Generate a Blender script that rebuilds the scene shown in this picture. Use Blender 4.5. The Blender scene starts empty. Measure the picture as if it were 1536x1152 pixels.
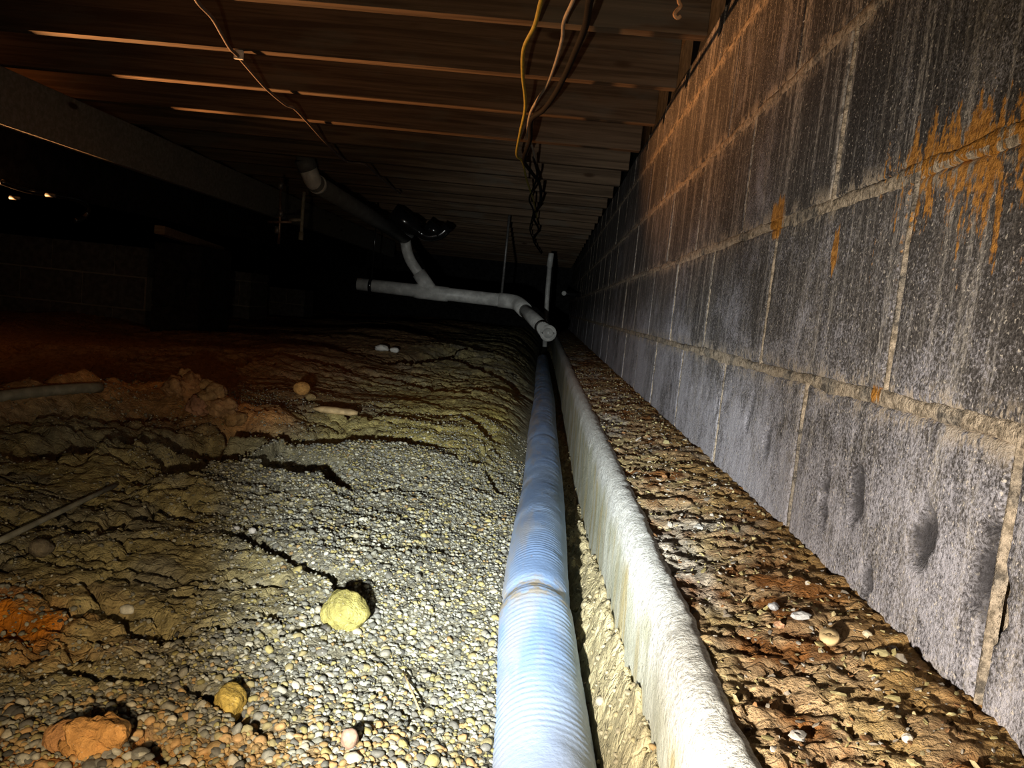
import bpy, math, random
import numpy as np
from mathutils import Matrix, Vector

SC = bpy.context.scene
COL = SC.collection
ZO = 0.5                      # camera height above the world origin; all heights below are given from the lens
rng = np.random.default_rng(7)
random.seed(7)

# ------------------------------------------------------------------ camera, world, lights, exposure
F_PX, PITCH, YAW, ROLL = 1145.9, -0.1009, -0.0359, 0.1007
cp, sp, cy, sy = math.cos(PITCH), math.sin(PITCH), math.cos(YAW), math.sin(YAW)
FW = np.array([sy * cp, cy * cp, sp])
R0 = np.array([cy, -sy, 0.0])
U0 = np.cross(R0, FW)
RT = R0 * math.cos(ROLL) + U0 * math.sin(ROLL)
UP = -R0 * math.sin(ROLL) + U0 * math.cos(ROLL)
cam = bpy.data.cameras.new('camera')
cam.sensor_width = 36.0
cam.lens = 36.0 * F_PX / 1536.0
cam.clip_start = 0.02
cam_o = bpy.data.objects.new('camera', cam)
COL.objects.link(cam_o)
cam_o.matrix_world = Matrix(((RT[0], UP[0], -FW[0], 0), (RT[1], UP[1], -FW[1], 0), (RT[2], UP[2], -FW[2], ZO), (0, 0, 0, 1)))
SC.camera = cam_o

world = bpy.data.worlds.new('crawlspace_dark')
world.use_nodes = True
world.node_tree.nodes['Background'].inputs[0].default_value = (0.55, 0.6, 0.7, 1)
world.node_tree.nodes['Background'].inputs[1].default_value = 0.0
SC.world = world
SC.view_settings.view_transform = 'Standard'
SC.view_settings.look = 'None'
SC.view_settings.exposure = 0.0
SC.view_settings.gamma = 1.0
SC.view_settings.use_curve_mapping = False


def spot(name, loc, aim, watts, color, size, blend, radius):
    l = bpy.data.lights.new(name, 'SPOT')
    l.energy = watts
    l.color = color
    l.spot_size = math.radians(size)
    l.spot_blend = blend
    l.shadow_soft_size = radius
    o = bpy.data.objects.new(name, l)
    COL.objects.link(o)
    o.location = (loc[0], loc[1], loc[2] + ZO)
    d = Vector(aim) - Vector(loc)
    o.rotation_euler = d.to_track_quat('-Z', 'Y').to_euler()
    return o


def lamp(name, loc, watts, color, radius):
    l = bpy.data.lights.new(name, 'POINT')
    l.energy = watts
    l.color = color
    l.shadow_soft_size = radius
    o = bpy.data.objects.new(name, l)
    COL.objects.link(o)
    o.location = (loc[0], loc[1], loc[2] + ZO)
    return o


TORCH = (-0.16, 0.08, -0.155)
spot('torch_beam', TORCH, (0.04, 2.05, -0.36), 160.0, (0.88, 0.97, 1.0), 50, 1.0, 0.012)
spot('torch_flood', TORCH, (0.42, 1.25, -0.23), 32.0, (0.92, 0.97, 1.0), 76, 1.0, 0.012)
spot('torch_spill', TORCH, (0.04, 0.80, -0.29), 26.0, (1.0, 0.77, 0.49), 128, 1.0, 0.012)
spot('work_lamp', (-3.1, 3.0, -0.14), (-0.75, 2.15, 1.42), 1350.0, (1.0, 0.45, 0.16), 60, 1.0, 0.04)

# ------------------------------------------------------------------ helpers


def ray(x, y):
    return FW + (x - 768) / F_PX * RT - (y - 576) / F_PX * UP


def at_z(x, y, z):
    d = ray(x, y)
    return d * (z / d[2])


def at_y(x, y, Y):
    d = ray(x, y)
    return d * (Y / d[1])


_T = {}


def vnoise(x, y, seed=0):
    if seed not in _T:
        _T[seed] = np.random.default_rng(100 + seed).random((256, 256))
    t = _T[seed]
    xi = np.floor(x).astype(int); yi = np.floor(y).astype(int)
    fx = x - xi; fy = y - yi
    fx = fx * fx * fx * (fx * (fx * 6 - 15) + 10)
    fy = fy * fy * fy * (fy * (fy * 6 - 15) + 10)
    a = t[xi & 255, yi & 255]; b = t[(xi + 1) & 255, yi & 255]
    c = t[xi & 255, (yi + 1) & 255]; d = t[(xi + 1) & 255, (yi + 1) & 255]
    return (a + (b - a) * fx) * (1 - fy) + (c + (d - c) * fx) * fy - 0.5


def fbm(x, y, seed=0, octv=4, gain=0.5):
    r = 0; a = 1.0
    for k in range(octv):
        r = r + a * vnoise(x * 2 ** k, y * 2 ** k, seed + k)
        a *= gain
    return r


def n3(p, s, seed=0):
    return (vnoise(p[:, 0] * s + p[:, 2] * s * 0.7, p[:, 1] * s - p[:, 2] * s * 0.6, seed)
            + vnoise(p[:, 2] * s + 3.1, p[:, 0] * s * 0.8 + p[:, 1] * s * 0.5, seed + 1))


def sstep(a, b, x):
    t = np.clip((x - a) / (b - a), 0, 1)
    return t * t * (3 - 2 * t)


def tag(o, label=None, cat=None, group=None, kind=None):
    if label: o['label'] = label
    if cat: o['category'] = cat
    if group: o['group'] = group
    if kind: o['kind'] = kind
    return o


def mesh_data(name, V, F, mat, smooth=True, col=None):
    """V (n,3), F (m,3|4) array or list of mixed polygons"""
    me = bpy.data.meshes.new(name)
    V = np.asarray(V, dtype=np.float32)
    if isinstance(F, np.ndarray):
        n = F.shape[1]
        me.vertices.add(len(V)); me.vertices.foreach_set('co', V.ravel())
        me.loops.add(F.size); me.loops.foreach_set('vertex_index', F.astype(np.int32).ravel())
        me.polygons.add(len(F)); me.polygons.foreach_set('loop_start', np.arange(0, F.size, n, dtype=np.int32))
        me.update(calc_edges=True)
        me.validate()
    else:
        me.from_pydata([tuple(map(float, v)) for v in V], [], F)
        me.update()
    me.polygons.foreach_set('use_smooth', np.full(len(me.polygons), smooth, dtype=bool))
    if col is not None:
        a = me.attributes.new('col', 'FLOAT_COLOR', 'POINT')
        c = np.ones((len(V), 4), dtype=np.float32); c[:, :3] = col
        a.data.foreach_set('color', c.ravel())
    if mat: me.materials.append(mat)
    return me


def obj(name, V, F, mat, parent=None, origin=None, smooth=True, col=None):
    """link one mesh; V is camera-relative, origin likewise"""
    V = np.asarray(V, dtype=float)
    if origin is None:
        origin = parent['o_'] if parent is not None and 'o_' in parent else [0, 0, -ZO]
    origin = np.array(list(origin), dtype=float)
    me = mesh_data(name, V - origin, F, mat, smooth, col)
    o = bpy.data.objects.new(name, me)
    COL.objects.link(o)
    if parent is not None:
        o.parent = parent
        po = np.array(list(parent['o_']))
        o.location = tuple(origin - po)
    else:
        o.location = (origin[0], origin[1], origin[2] + ZO)
    o['o_'] = [float(v) for v in origin]
    return o


def empty(name, origin):
    o = bpy.data.objects.new(name, None)
    o.empty_display_size = 0.05
    COL.objects.link(o)
    o.location = (origin[0], origin[1], origin[2] + ZO)
    o['o_'] = [float(v) for v in origin]
    return o


def box(x0, x1, y0, y1, z0, z1, bv=0.0):
    """bevelled box (chamfered edges), 24 vertices"""
    if bv <= 0:
        V = [(x, y, z) for x in (x0, x1) for y in (y0, y1) for z in (z0, z1)]
        F = [(0, 1, 3, 2), (4, 6, 7, 5), (0, 4, 5, 1), (2, 3, 7, 6), (0, 2, 6, 4), (1, 5, 7, 3)]
        return V, F
    V = []; idx = {}
    X = (x0, x1); Y = (y0, y1); Z = (z0, z1)
    for i in (0, 1):
        for j in (0, 1):
            for k in (0, 1):
                sx, s_y, sz = (1, -1)[i] * bv, (1, -1)[j] * bv, (1, -1)[k] * bv
                idx[i, j, k, 0] = len(V); V.append((X[i], Y[j] + s_y, Z[k] + sz))
                idx[i, j, k, 1] = len(V); V.append((X[i] + sx, Y[j], Z[k] + sz))
                idx[i, j, k, 2] = len(V); V.append((X[i] + sx, Y[j] + s_y, Z[k]))
    F = []
    for i in (0, 1): F.append([idx[i, j, k, 0] for j, k in ((0, 0), (1, 0), (1, 1), (0, 1))][::(1, -1)[1 - i]])
    for j in (0, 1): F.append([idx[i, j, k, 1] for i, k in ((0, 0), (1, 0), (1, 1), (0, 1))][::(-1, 1)[1 - j]])
    for k in (0, 1): F.append([idx[i, j, k, 2] for i, j in ((0, 0), (1, 0), (1, 1), (0, 1))][::(1, -1)[1 - k]])
    for a in (0, 1):
        for b in (0, 1):
            F.append((idx[a, b, 0, 0], idx[a, b, 1, 0], idx[a, b, 1, 1], idx[a, b, 0, 1]))
            F.append((idx[a, 0, b, 0], idx[a, 1, b, 0], idx[a, 1, b, 2], idx[a, 0, b, 2]))
            F.append((idx[0, a, b, 1], idx[1, a, b, 1], idx[1, a, b, 2], idx[0, a, b, 2]))
    for i in (0, 1):
        for j in (0, 1):
            for k in (0, 1):
                F.append((idx[i, j, k, 0], idx[i, j, k, 1], idx[i, j, k, 2]))
    return V, F


def fix_normals(o):
    import bmesh
    bm = bmesh.new(); bm.from_mesh(o.data)
    bmesh.ops.recalc_face_normals(bm, faces=bm.faces)
    bm.to_mesh(o.data); bm.free()
    return o


def join(parts):
    V = []; F = []
    for v, f in parts:
        n = len(V)
        V += [tuple(p) for p in v]
        F += [tuple(int(i) + n for i in q) for q in f]
    return V, F


def fillet(P, r, n=6):
    P = [np.array(p, float) for p in P]
    out = [P[0]]
    for a, b, c in zip(P, P[1:], P[2:]):
        u = a - b; w = c - b
        lu, lw = np.linalg.norm(u), np.linalg.norm(w)
        d = min(r, lu * 0.49, lw * 0.49)
        s, e = b + u / lu * d, b + w / lw * d
        for t in np.linspace(0, 1, n):
            out.append((1 - t) ** 2 * s + 2 * t * (1 - t) * b + t * t * e)
    out.append(P[-1])
    return np.array(out)


def smooth_path(P, n):
    """Catmull-Rom through P, n points per span"""
    P = np.array(P, float)
    Q = np.vstack([2 * P[0] - P[1], P, 2 * P[-1] - P[-2]])
    out = []
    for i in range(1, len(Q) - 2):
        a, b, c, d = Q[i - 1:i + 3]
        for t in np.linspace(0, 1, n, endpoint=False):
            out.append(0.5 * (2 * b + (c - a) * t + (2 * a - 5 * b + 4 * c - d) * t * t + (3 * b - a - 3 * c + d) * t ** 3))
    out.append(P[-1])
    return np.array(out)


def tube(P, r, seg=16, cap=True):
    """sweep a circle of radius r (number or array) along P"""
    P = np.array(P, float); n = len(P)
    r = np.broadcast_to(np.asarray(r, float), (n,))
    T = np.gradient(P, axis=0); T /= np.linalg.norm(T, axis=1)[:, None] + 1e-12
    a = np.array([0, 0, 1.0]) if abs(T[0][2]) < 0.9 else np.array([1.0, 0, 0])
    N = np.cross(T[0], a); N /= np.linalg.norm(N)
    V = []
    ang = np.linspace(0, 2 * math.pi, seg, endpoint=False)
    for i in range(n):
        N = N - T[i] * (N @ T[i]); N /= np.linalg.norm(N)
        B = np.cross(T[i], N)
        V.append(P[i] + r[i] * (np.cos(ang)[:, None] * N + np.sin(ang)[:, None] * B))
    V = np.concatenate(V)
    F = []
    for i in range(n - 1):
        for k in range(seg):
            k2 = (k + 1) % seg
            F.append((i * seg + k, i * seg + k2, (i + 1) * seg + k2, (i + 1) * seg + k))
    V = list(map(tuple, V))
    if cap:
        F.append(tuple(range(seg))[::-1]); F.append(tuple(range((n - 1) * seg, n * seg)))
    return V, F


def ico(sub):
    import bmesh
    bm = bmesh.new()
    bmesh.ops.create_icosphere(bm, subdivisions=sub, radius=1.0)
    V = np.array([v.co[:] for v in bm.verts]); F = np.array([[v.index for v in f.verts] for f in bm.faces])
    bm.free()
    return V, F


ICO = {k: ico(k) for k in (1, 2, 3, 4)}

# ------------------------------------------------------------------ materials


class NT:
    def __init__(s, name, rough=0.9, spec=0.2):
        s.m = bpy.data.materials.new(name); s.m.use_nodes = True
        s.t = s.m.node_tree; s.b = s.t.nodes['Principled BSDF']
        s.b.inputs['Roughness'].default_value = rough
        s.b.inputs['Specular IOR Level'].default_value = spec
        s.pos = s.t.nodes.new('ShaderNodeNewGeometry').outputs['Position']
        s.oc = s.t.nodes.new('ShaderNodeTexCoord').outputs['Object']

    def put(s, sock, v):
        if hasattr(v, 'is_linked') or isinstance(v, bpy.types.NodeSocket): s.t.links.new(v, sock)
        elif isinstance(v, (tuple, list)) and len(v) == 3 and sock.type == 'RGBA': sock.default_value = (*v, 1)
        else: sock.default_value = v

    def math(s, op, a, b=0.0, c=None, clamp=False):
        n = s.t.nodes.new('ShaderNodeMath'); n.operation = op; n.use_clamp = clamp
        s.put(n.inputs[0], a); s.put(n.inputs[1], b)
        if c is not None: s.put(n.inputs[2], c)
        return n.outputs[0]

    def scale(s, vec, sc, off=(0, 0, 0)):
        n = s.t.nodes.new('ShaderNodeMapping'); s.put(n.inputs['Vector'], vec)
        n.inputs['Scale'].default_value = sc; n.inputs['Location'].default_value = off
        return n.outputs[0]

    def noise(s, vec, sc=1.0, det=4, rough=0.55, dist=0.0):
        n = s.t.nodes.new('ShaderNodeTexNoise'); s.put(n.inputs['Vector'], vec)
        n.inputs['Scale'].default_value = sc; n.inputs['Detail'].default_value = det
        n.inputs['Roughness'].default_value = rough; n.inputs['Distortion'].default_value = dist
        return n.outputs[0]

    def voro(s, vec, sc, feat='F1', out=0):
        n = s.t.nodes.new('ShaderNodeTexVoronoi'); n.feature = feat; s.put(n.inputs['Vector'], vec)
        n.inputs['Scale'].default_value = sc
        return n.outputs[out]

    def mr(s, v, a, b, c=0.0, d=1.0, smooth=True):
        n = s.t.nodes.new('ShaderNodeMapRange'); n.interpolation_type = 'SMOOTHSTEP' if smooth else 'LINEAR'
        s.put(n.inputs[0], v)
        for k, q in enumerate((a, b, c, d)): n.inputs[k + 1].default_value = q
        return n.outputs[0]

    def mix(s, f, a, b, mode='MIX'):
        n = s.t.nodes.new('ShaderNodeMix'); n.data_type = 'RGBA'; n.blend_type = mode
        s.put(n.inputs[0], f); s.put(n.inputs[6], a); s.put(n.inputs[7], b)
        return n.outputs[2]

    def sep(s, v):
        n = s.t.nodes.new('ShaderNodeSeparateXYZ'); s.put(n.inputs[0], v)
        return n.outputs

    def attr(s, name='col'):
        n = s.t.nodes.new('ShaderNodeAttribute'); n.attribute_name = name
        return n.outputs['Color']

    def rand(s):
        return s.t.nodes.new('ShaderNodeObjectInfo').outputs['Random']

    def color(s, c): s.put(s.b.inputs['Base Color'], c); return s

    def bump(s, h, dist=0.002, strength=1.0):
        n = s.t.nodes.new('ShaderNodeBump'); s.put(n.inputs['Height'], h)
        n.inputs['Distance'].default_value = dist; n.inputs['Strength'].default_value = strength
        s.t.links.new(n.outputs[0], s.b.inputs['Normal']); return s


def simple(name, c, rough=0.6, spec=0.3, var=0.25, sc=40, metal=0.0, bump=0.0005):
    m = NT(name, rough, spec)
    n = m.noise(m.oc, sc, 5)
    m.color(m.mix(m.mr(n, 0.35, 0.7), tuple(q * (1 - var) for q in c), tuple(min(1, q * (1 + var * 0.6)) for q in c)))
    m.b.inputs['Metallic'].default_value = metal
    m.bump(m.noise(m.oc, sc * 4, 4), bump)
    return m.m


Z1 = -0.0503; HC = 0.2032; BL = 0.4064; WX = 0.3117; Y0J = 1.3155
Z2 = Z1 + HC

def rust_mask(m, zr, y, base):
    """rust runs round one bed joint plus a few small spots"""
    d = m.math('SUBTRACT', zr, Z2)
    up = m.math('MULTIPLY', m.mr(d, 0.10, 0.0), m.math('GREATER_THAN', d, 0.0))
    dn = m.math('MULTIPLY', m.mr(d, -0.17, 0.0, 0, 0.80), m.math('LESS_THAN', d, 0.0))
    g = m.math('MULTIPLY', m.math('ADD', up, dn), m.mr(y, 0.90, 0.64))
    rn = m.noise(m.scale(m.pos, (1, 62, 10)), 1.0, 5, 0.7)
    fl = m.noise(m.pos, 150, 3, 0.6)
    v = m.math('ADD', rn, m.math('ADD', m.math('MULTIPLY', g, base), m.math('MULTIPLY', m.math('SUBTRACT', fl, 0.5), 0.30)))
    rm = m.math('MULTIPLY', m.mr(v, 0.74, 0.82), m.mr(g, 0.02, 0.2))
    for (ys, zs, ry, rz) in ((1.12, 0.165, 0.035, 0.03), (0.875, 0.10, 0.012, 0.03), (0.72, -0.047, 0.012, 0.012), (0.47, 0.36, 0.012, 0.012)):
        e = m.math('ADD', m.math('POWER', m.math('DIVIDE', m.math('SUBTRACT', y, ys), ry), 2.0), m.math('POWER', m.math('DIVIDE', m.math('SUBTRACT', zr, zs), rz), 2.0))
        rm = m.math('MAXIMUM', rm, m.mr(m.math('ADD', e, m.math('MULTIPLY', m.math('SUBTRACT', rn, 0.5), 4.0)), 1.0, 0.5))
    return rm, m.mix(m.mr(fl, 0.3, 0.7), (0.24, 0.095, 0.014), (0.55, 0.25, 0.05))


def mat_block():
    m = NT('tarred_block', 0.8, 0.2)
    P = m.sep(m.pos); zr = m.math('SUBTRACT', P[2], ZO)
    big = m.noise(m.pos, 3.5, 4)
    mid = m.noise(m.pos, 26, 4, 0.6)
    fine = m.noise(m.pos, 230, 4, 0.7)
    gr = m.noise(m.pos, 380, 3, 0.7)
    c = m.mix(m.mr(fine, 0.35, 0.7), (0.022, 0.019, 0.018), (0.085, 0.074, 0.068))
    c = m.mix(m.mr(m.rand(), 0, 1, 0.0, 0.6), c, m.mix(m.mr(gr, 0.4, 0.65), (0.05, 0.044, 0.042), (0.17, 0.15, 0.135)))
    # vertical pale runs of three widths, broken into grains
    br = m.noise(m.scale(m.pos, (240, 240, 110)), 1.0, 3, 0.65)
    grain = m.mr(br, 0.40, 0.60)
    for (sy_, sz_, lo, hi, op, colr) in ((26, 1.3, 0.52, 0.68, 0.85, (0.42, 0.37, 0.32)), (80, 3.0, 0.53, 0.66, 0.75, (0.38, 0.34, 0.30)), (190, 8, 0.54, 0.68, 0.7, (0.34, 0.31, 0.28))):
        st = m.noise(m.scale(m.pos, (1, sy_, sz_)), 1.0, 4, 0.62, 0.1)
        run = m.math('MULTIPLY', m.mr(st, lo, hi), m.math('ADD', m.math('MULTIPLY', grain, 0.85), 0.15))
        c = m.mix(m.math('MULTIPLY', run, op), c, colr)
    # salt frost, heavier low down
    low = m.mr(zr, 0.16, -0.16)
    fr = m.math('ADD', m.math('MULTIPLY', low, 0.34), m.math('ADD', m.math('SUBTRACT', big, 0.5), m.math('MULTIPLY', m.math('SUBTRACT', mid, 0.5), 0.55)))
    fm = m.math('MULTIPLY', m.mr(m.math('ADD', fr, m.math('MULTIPLY', m.math('SUBTRACT', gr, 0.5), 1.15)), 0.05, 0.50), 0.9)
    c = m.mix(fm, c, (0.42, 0.40, 0.435))
    sparks = m.mr(m.noise(m.pos, 300, 2, 0.5), 0.64, 0.70)
    c = m.mix(m.math('MULTIPLY', sparks, 0.85), c, (0.55, 0.49, 0.42))
    # mortar smeared along the bed joints
    fr_ = m.math('ABSOLUTE', m.math('SUBTRACT', m.math('FRACT', m.math('ADD', m.math('DIVIDE', m.math('SUBTRACT', zr, Z1), HC), 10.5)), 0.5))
    sm = m.math('MULTIPLY', m.mr(fr_, 0.15, 0.02), m.mr(m.math('ADD', br, m.math('MULTIPLY', m.math('SUBTRACT', mid, 0.5), 1.4)), 0.46, 0.62))
    c = m.mix(m.math('MULTIPLY', sm, 0.85), c, (0.43, 0.35, 0.26))
    rm, rc = rust_mask(m, zr, P[1], 0.365)
    c = m.mix(m.math('MULTIPLY', rm, 0.95), c, rc)
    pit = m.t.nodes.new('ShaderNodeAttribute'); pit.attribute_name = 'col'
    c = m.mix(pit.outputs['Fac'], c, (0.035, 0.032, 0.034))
    m.color(c)
    h = m.math('ADD', m.math('MULTIPLY', fine, 0.8), m.math('MULTIPLY', gr, 0.6))
    h = m.math('ADD', h, m.math('MULTIPLY', m.noise(m.pos, 60, 3), 0.8))
    m.bump(h, 0.004, 0.9)
    return m.m


def mat_mortar():
    m = NT('old_mortar', 0.95, 0.1)
    P = m.sep(m.pos); zr = m.math('SUBTRACT', P[2], ZO)
    n = m.noise(m.pos, 130, 5, 0.7)
    c = m.mix(m.mr(n, 0.35, 0.62), (0.17, 0.135, 0.095), (0.52, 0.42, 0.31))
    c = m.mix(m.mr(m.noise(m.pos, 16, 4), 0.48, 0.62), c, m.mix(m.mr(n, 0.4, 0.6), (0.09, 0.08, 0.07), (0.34, 0.29, 0.23)))
    rm, rc = rust_mask(m, zr, P[1], 0.34)
    c = m.mix(rm, c, rc)
    m.color(c)
    m.bump(m.math('ADD', n, m.noise(m.pos, 320, 3, 0.7)), 0.0045)
    return m.m


def mat_concrete():
    m = NT('footing_concrete', 0.92, 0.15)
    n = m.noise(m.pos, 14, 5)
    f = m.noise(m.pos, 240, 4, 0.7)
    c = m.mix(m.mr(n, 0.35, 0.65), (0.36, 0.355, 0.26), (0.48, 0.475, 0.39))
    st = m.noise(m.scale(m.pos, (30, 26, 3)), 1.0, 4, 0.6)
    c = m.mix(m.math('MULTIPLY', m.mr(st, 0.48, 0.68), 0.75), c, (0.40, 0.31, 0.13))
    P = m.sep(m.pos); zr = m.math('SUBTRACT', P[2], ZO)
    white = m.mr(m.math('ADD', zr, m.math('MULTIPLY', m.math('SUBTRACT', n, 0.5), 0.08)), -0.30, -0.262)
    c = m.mix(white, c, m.mix(m.mr(f, 0.35, 0.65), (0.42, 0.41, 0.37), (0.72, 0.72, 0.68)))
    m.color(c)
    m.bump(m.math('ADD', f, m.noise(m.pos, 90, 3)), 0.003, 0.8)
    return m.m


def mat_soil(name='soil', dist=0.0055, crack=0.28):
    m = NT(name, 0.96, 0.08)
    c = m.attr()
    n = m.noise(m.pos, 55, 6, 0.65)
    f = m.noise(m.pos, 320, 4, 0.7)
    c = m.mix(m.mr(n, 0.3, 0.7), m.mix(1.0, c, (0.62, 0.60, 0.58), 'MULTIPLY'), m.mix(1.0, c, (1.25, 1.22, 1.15), 'MULTIPLY'))
    c = m.mix(m.mr(f, 0.62, 0.72), c, m.mix(0.5, c, (0.6, 0.57, 0.48)))
    m.color(c)
    wp = m.t.nodes.new('ShaderNodeVectorMath'); wp.operation = 'ADD'
    nn = m.t.nodes.new('ShaderNodeTexNoise'); nn.inputs['Scale'].default_value = 22; m.put(nn.inputs['Vector'], m.pos)
    ws = m.t.nodes.new('ShaderNodeVectorMath'); ws.operation = 'SCALE'; ws.inputs['Scale'].default_value = 0.05
    m.put(ws.inputs[0], nn.outputs['Color']); m.put(wp.inputs[0], m.pos); m.put(wp.inputs[1], ws.outputs[0])
    cr = m.mr(m.voro(m.scale(wp.outputs[0], (1, 1.8, 1)), 38, 'DISTANCE_TO_EDGE'), 0.0, 0.10)
    h = m.math('ADD', m.math('MULTIPLY', cr, crack), m.math('MULTIPLY', m.noise(m.pos, 110, 5, 0.7), 1.3))
    h = m.math('ADD', h, m.math('MULTIPLY', f, 0.35))
    m.bump(h, dist)
    return m.m


def mat_stone(name='pebble_stone', attr=True):
    m = NT(name, 0.75, 0.3)
    c = m.attr()
    n = m.noise(m.pos, 300, 4, 0.7)
    m.color(m.mix(m.mr(n, 0.3, 0.7), m.mix(1.0, c, (0.7, 0.7, 0.7), 'MULTIPLY'), c))
    m.bump(n, 0.0006)
    return m.m


def mat_wood(name, dark, light, mould=0.4):
    m = NT(name, 0.85, 0.15)
    g = m.noise(m.scale(m.pos, (1.6, 55, 55)), 1.0, 5, 0.6, 0.6)
    c = m.mix(m.mr(g, 0.35, 0.68), dark, light)
    b = m.noise(m.scale(m.pos, (3.0, 7, 9)), 1.0, 4, 0.6)
    c = m.mix(m.math('MULTIPLY', m.mr(b, 0.52, 0.68), mould), c, (0.12, 0.115, 0.095))
    kn = m.voro(m.scale(m.pos, (2.6, 2.45, 7)), 1.0)
    c = m.mix(m.mr(kn, 0.11, 0.05), c, (0.05, 0.028, 0.015))
    m.color(c)
    m.bump(g, 0.0012)
    return m.m


def mat_hose():
    m = NT('blue_hose_plastic', 0.5, 0.35)
    n = m.noise(m.pos, 9, 4)
    c = m.mix(m.mr(n, 0.35, 0.65), (0.25, 0.38, 0.64), (0.34, 0.47, 0.70))
    P = m.sep(m.pos)
    dust = m.math('ADD', m.noise(m.scale(m.pos, (30, 5, 30)), 1.0, 5), m.mr(P[0], 0.05, -0.03, 0, 0.28, False))
    c = m.mix(m.math('MULTIPLY', m.mr(dust, 0.58, 0.82), 0.65), c, (0.46, 0.43, 0.40))
    sp_ = m.noise(m.pos, 60, 4)
    c = m.mix(m.math('MULTIPLY', m.mr(sp_, 0.68, 0.76), 0.6), c, (0.28, 0.20, 0.13))
    c = m.mix(m.mr(P[1], 0.95, 0.6, 0, 0.55), c, (0.42, 0.44, 0.52))
    # tan smear beside the fold
    dy = m.math('ABSOLUTE', m.math('SUBTRACT', P[1], 1.03))
    c = m.mix(m.math('MULTIPLY', m.mr(dy, 0.06, 0.0), m.mr(sp_, 0.45, 0.6)), c, (0.40, 0.33, 0.22))
    m.color(c)
    m.bump(m.noise(m.pos, 190, 3), 0.0006)
    return m.m


M = {
    'block': mat_block(), 'mortar': mat_mortar(), 'concrete': mat_concrete(),
    'soil': mat_soil(), 'debris': mat_soil('footing_dirt', 0.005, 0.25), 'stone': mat_stone(), 'clod': mat_soil('clod_clay', 0.004, 0.12),
    'joist': mat_wood('joist_pine', (0.065, 0.042, 0.025), (0.15, 0.10, 0.062)),
    'subfloor': mat_wood('subfloor_board', (0.05, 0.036, 0.025), (0.10, 0.075, 0.05)),
    'girder': mat_wood('grey_girder', (0.20, 0.185, 0.15), (0.30, 0.28, 0.24), 0.3),
    'plank': mat_wood('brown_plank', (0.22, 0.14, 0.08), (0.32, 0.22, 0.14), 0.2),
    'pvc': simple('white_pvc', (0.62, 0.61, 0.57), 0.42, 0.4, 0.25, 18),
    'pvc_grey': simple('shaded_grey_pipe', (0.13, 0.13, 0.125), 0.55, 0.3, 0.2, 18),  # dark grey stands in for the unlit side of the long pipe
    'abs': simple('black_plastic', (0.012, 0.012, 0.012), 0.17, 0.9, 0.2, 20, 0, 0.0002),
    'steel': simple('dull_steel', (0.20, 0.19, 0.18), 0.5, 0.4, 0.3, 60, 0.6),
    'copper': simple('tarnished_copper', (0.25, 0.17, 0.13), 0.4, 0.5, 0.3, 60, 0.7),
    'yellow': simple('yellow_sheath', (0.27, 0.22, 0.035), 0.5, 0.3, 0.2, 60),
    'white': simple('white_sheath', (0.25, 0.22, 0.18), 0.5, 0.3, 0.2, 60),
    'black': simple('black_sheath', (0.008, 0.007, 0.007), 0.8, 0.08, 0.2, 60),
    'grey': simple('grey_sheath', (0.17, 0.13, 0.11), 0.5, 0.3, 0.3, 60),
    'rust': simple('rusty_wire', (0.42, 0.24, 0.12), 0.7, 0.3, 0.3, 90),
    'paper': simple('white_scrap', (0.75, 0.74, 0.70), 0.8, 0.2, 0.15, 90),
    'cinder': simple('grey_cinder_block', (0.12, 0.115, 0.11), 0.95, 0.1, 0.35, 25, 0, 0.003),
    'dark': simple('shade_dark', (0.025, 0.024, 0.023), 0.95, 0.05, 0.4, 25, 0, 0.003),  # near-black base colour that stands in for shade on the surfaces using it
    'stick': simple('dry_wood', (0.50, 0.36, 0.18), 0.7, 0.3, 0.3, 50),
    'conduit': simple('dusty_conduit', (0.24, 0.23, 0.18), 0.6, 0.3, 0.3, 40),
    'hose': mat_hose(),
}

# ------------------------------------------------------------------ ground height
HOSE = np.array([(-0.30, 0.060, -0.500), (0.40, 0.056, -0.502), (0.803, 0.048, -0.502), (1.02, 0.038, -0.494), (1.217, 0.030, -0.474),
                 (1.57, 0.032, -0.469), (2.03, 0.038, -0.490), (2.55, 0.034, -0.482), (3.1, 0.031, -0.477), (4.1, 0.033, -0.484),
                 (6.0, 0.016, -0.500), (8.2, 0.006, -0.535)])
HOSE[:, :3] *= 0.9


def hose_x(Y): return np.interp(Y, HOSE[:, 0], HOSE[:, 1])
def hose_z(Y): return np.interp(Y, HOSE[:, 0], HOSE[:, 2])


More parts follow.
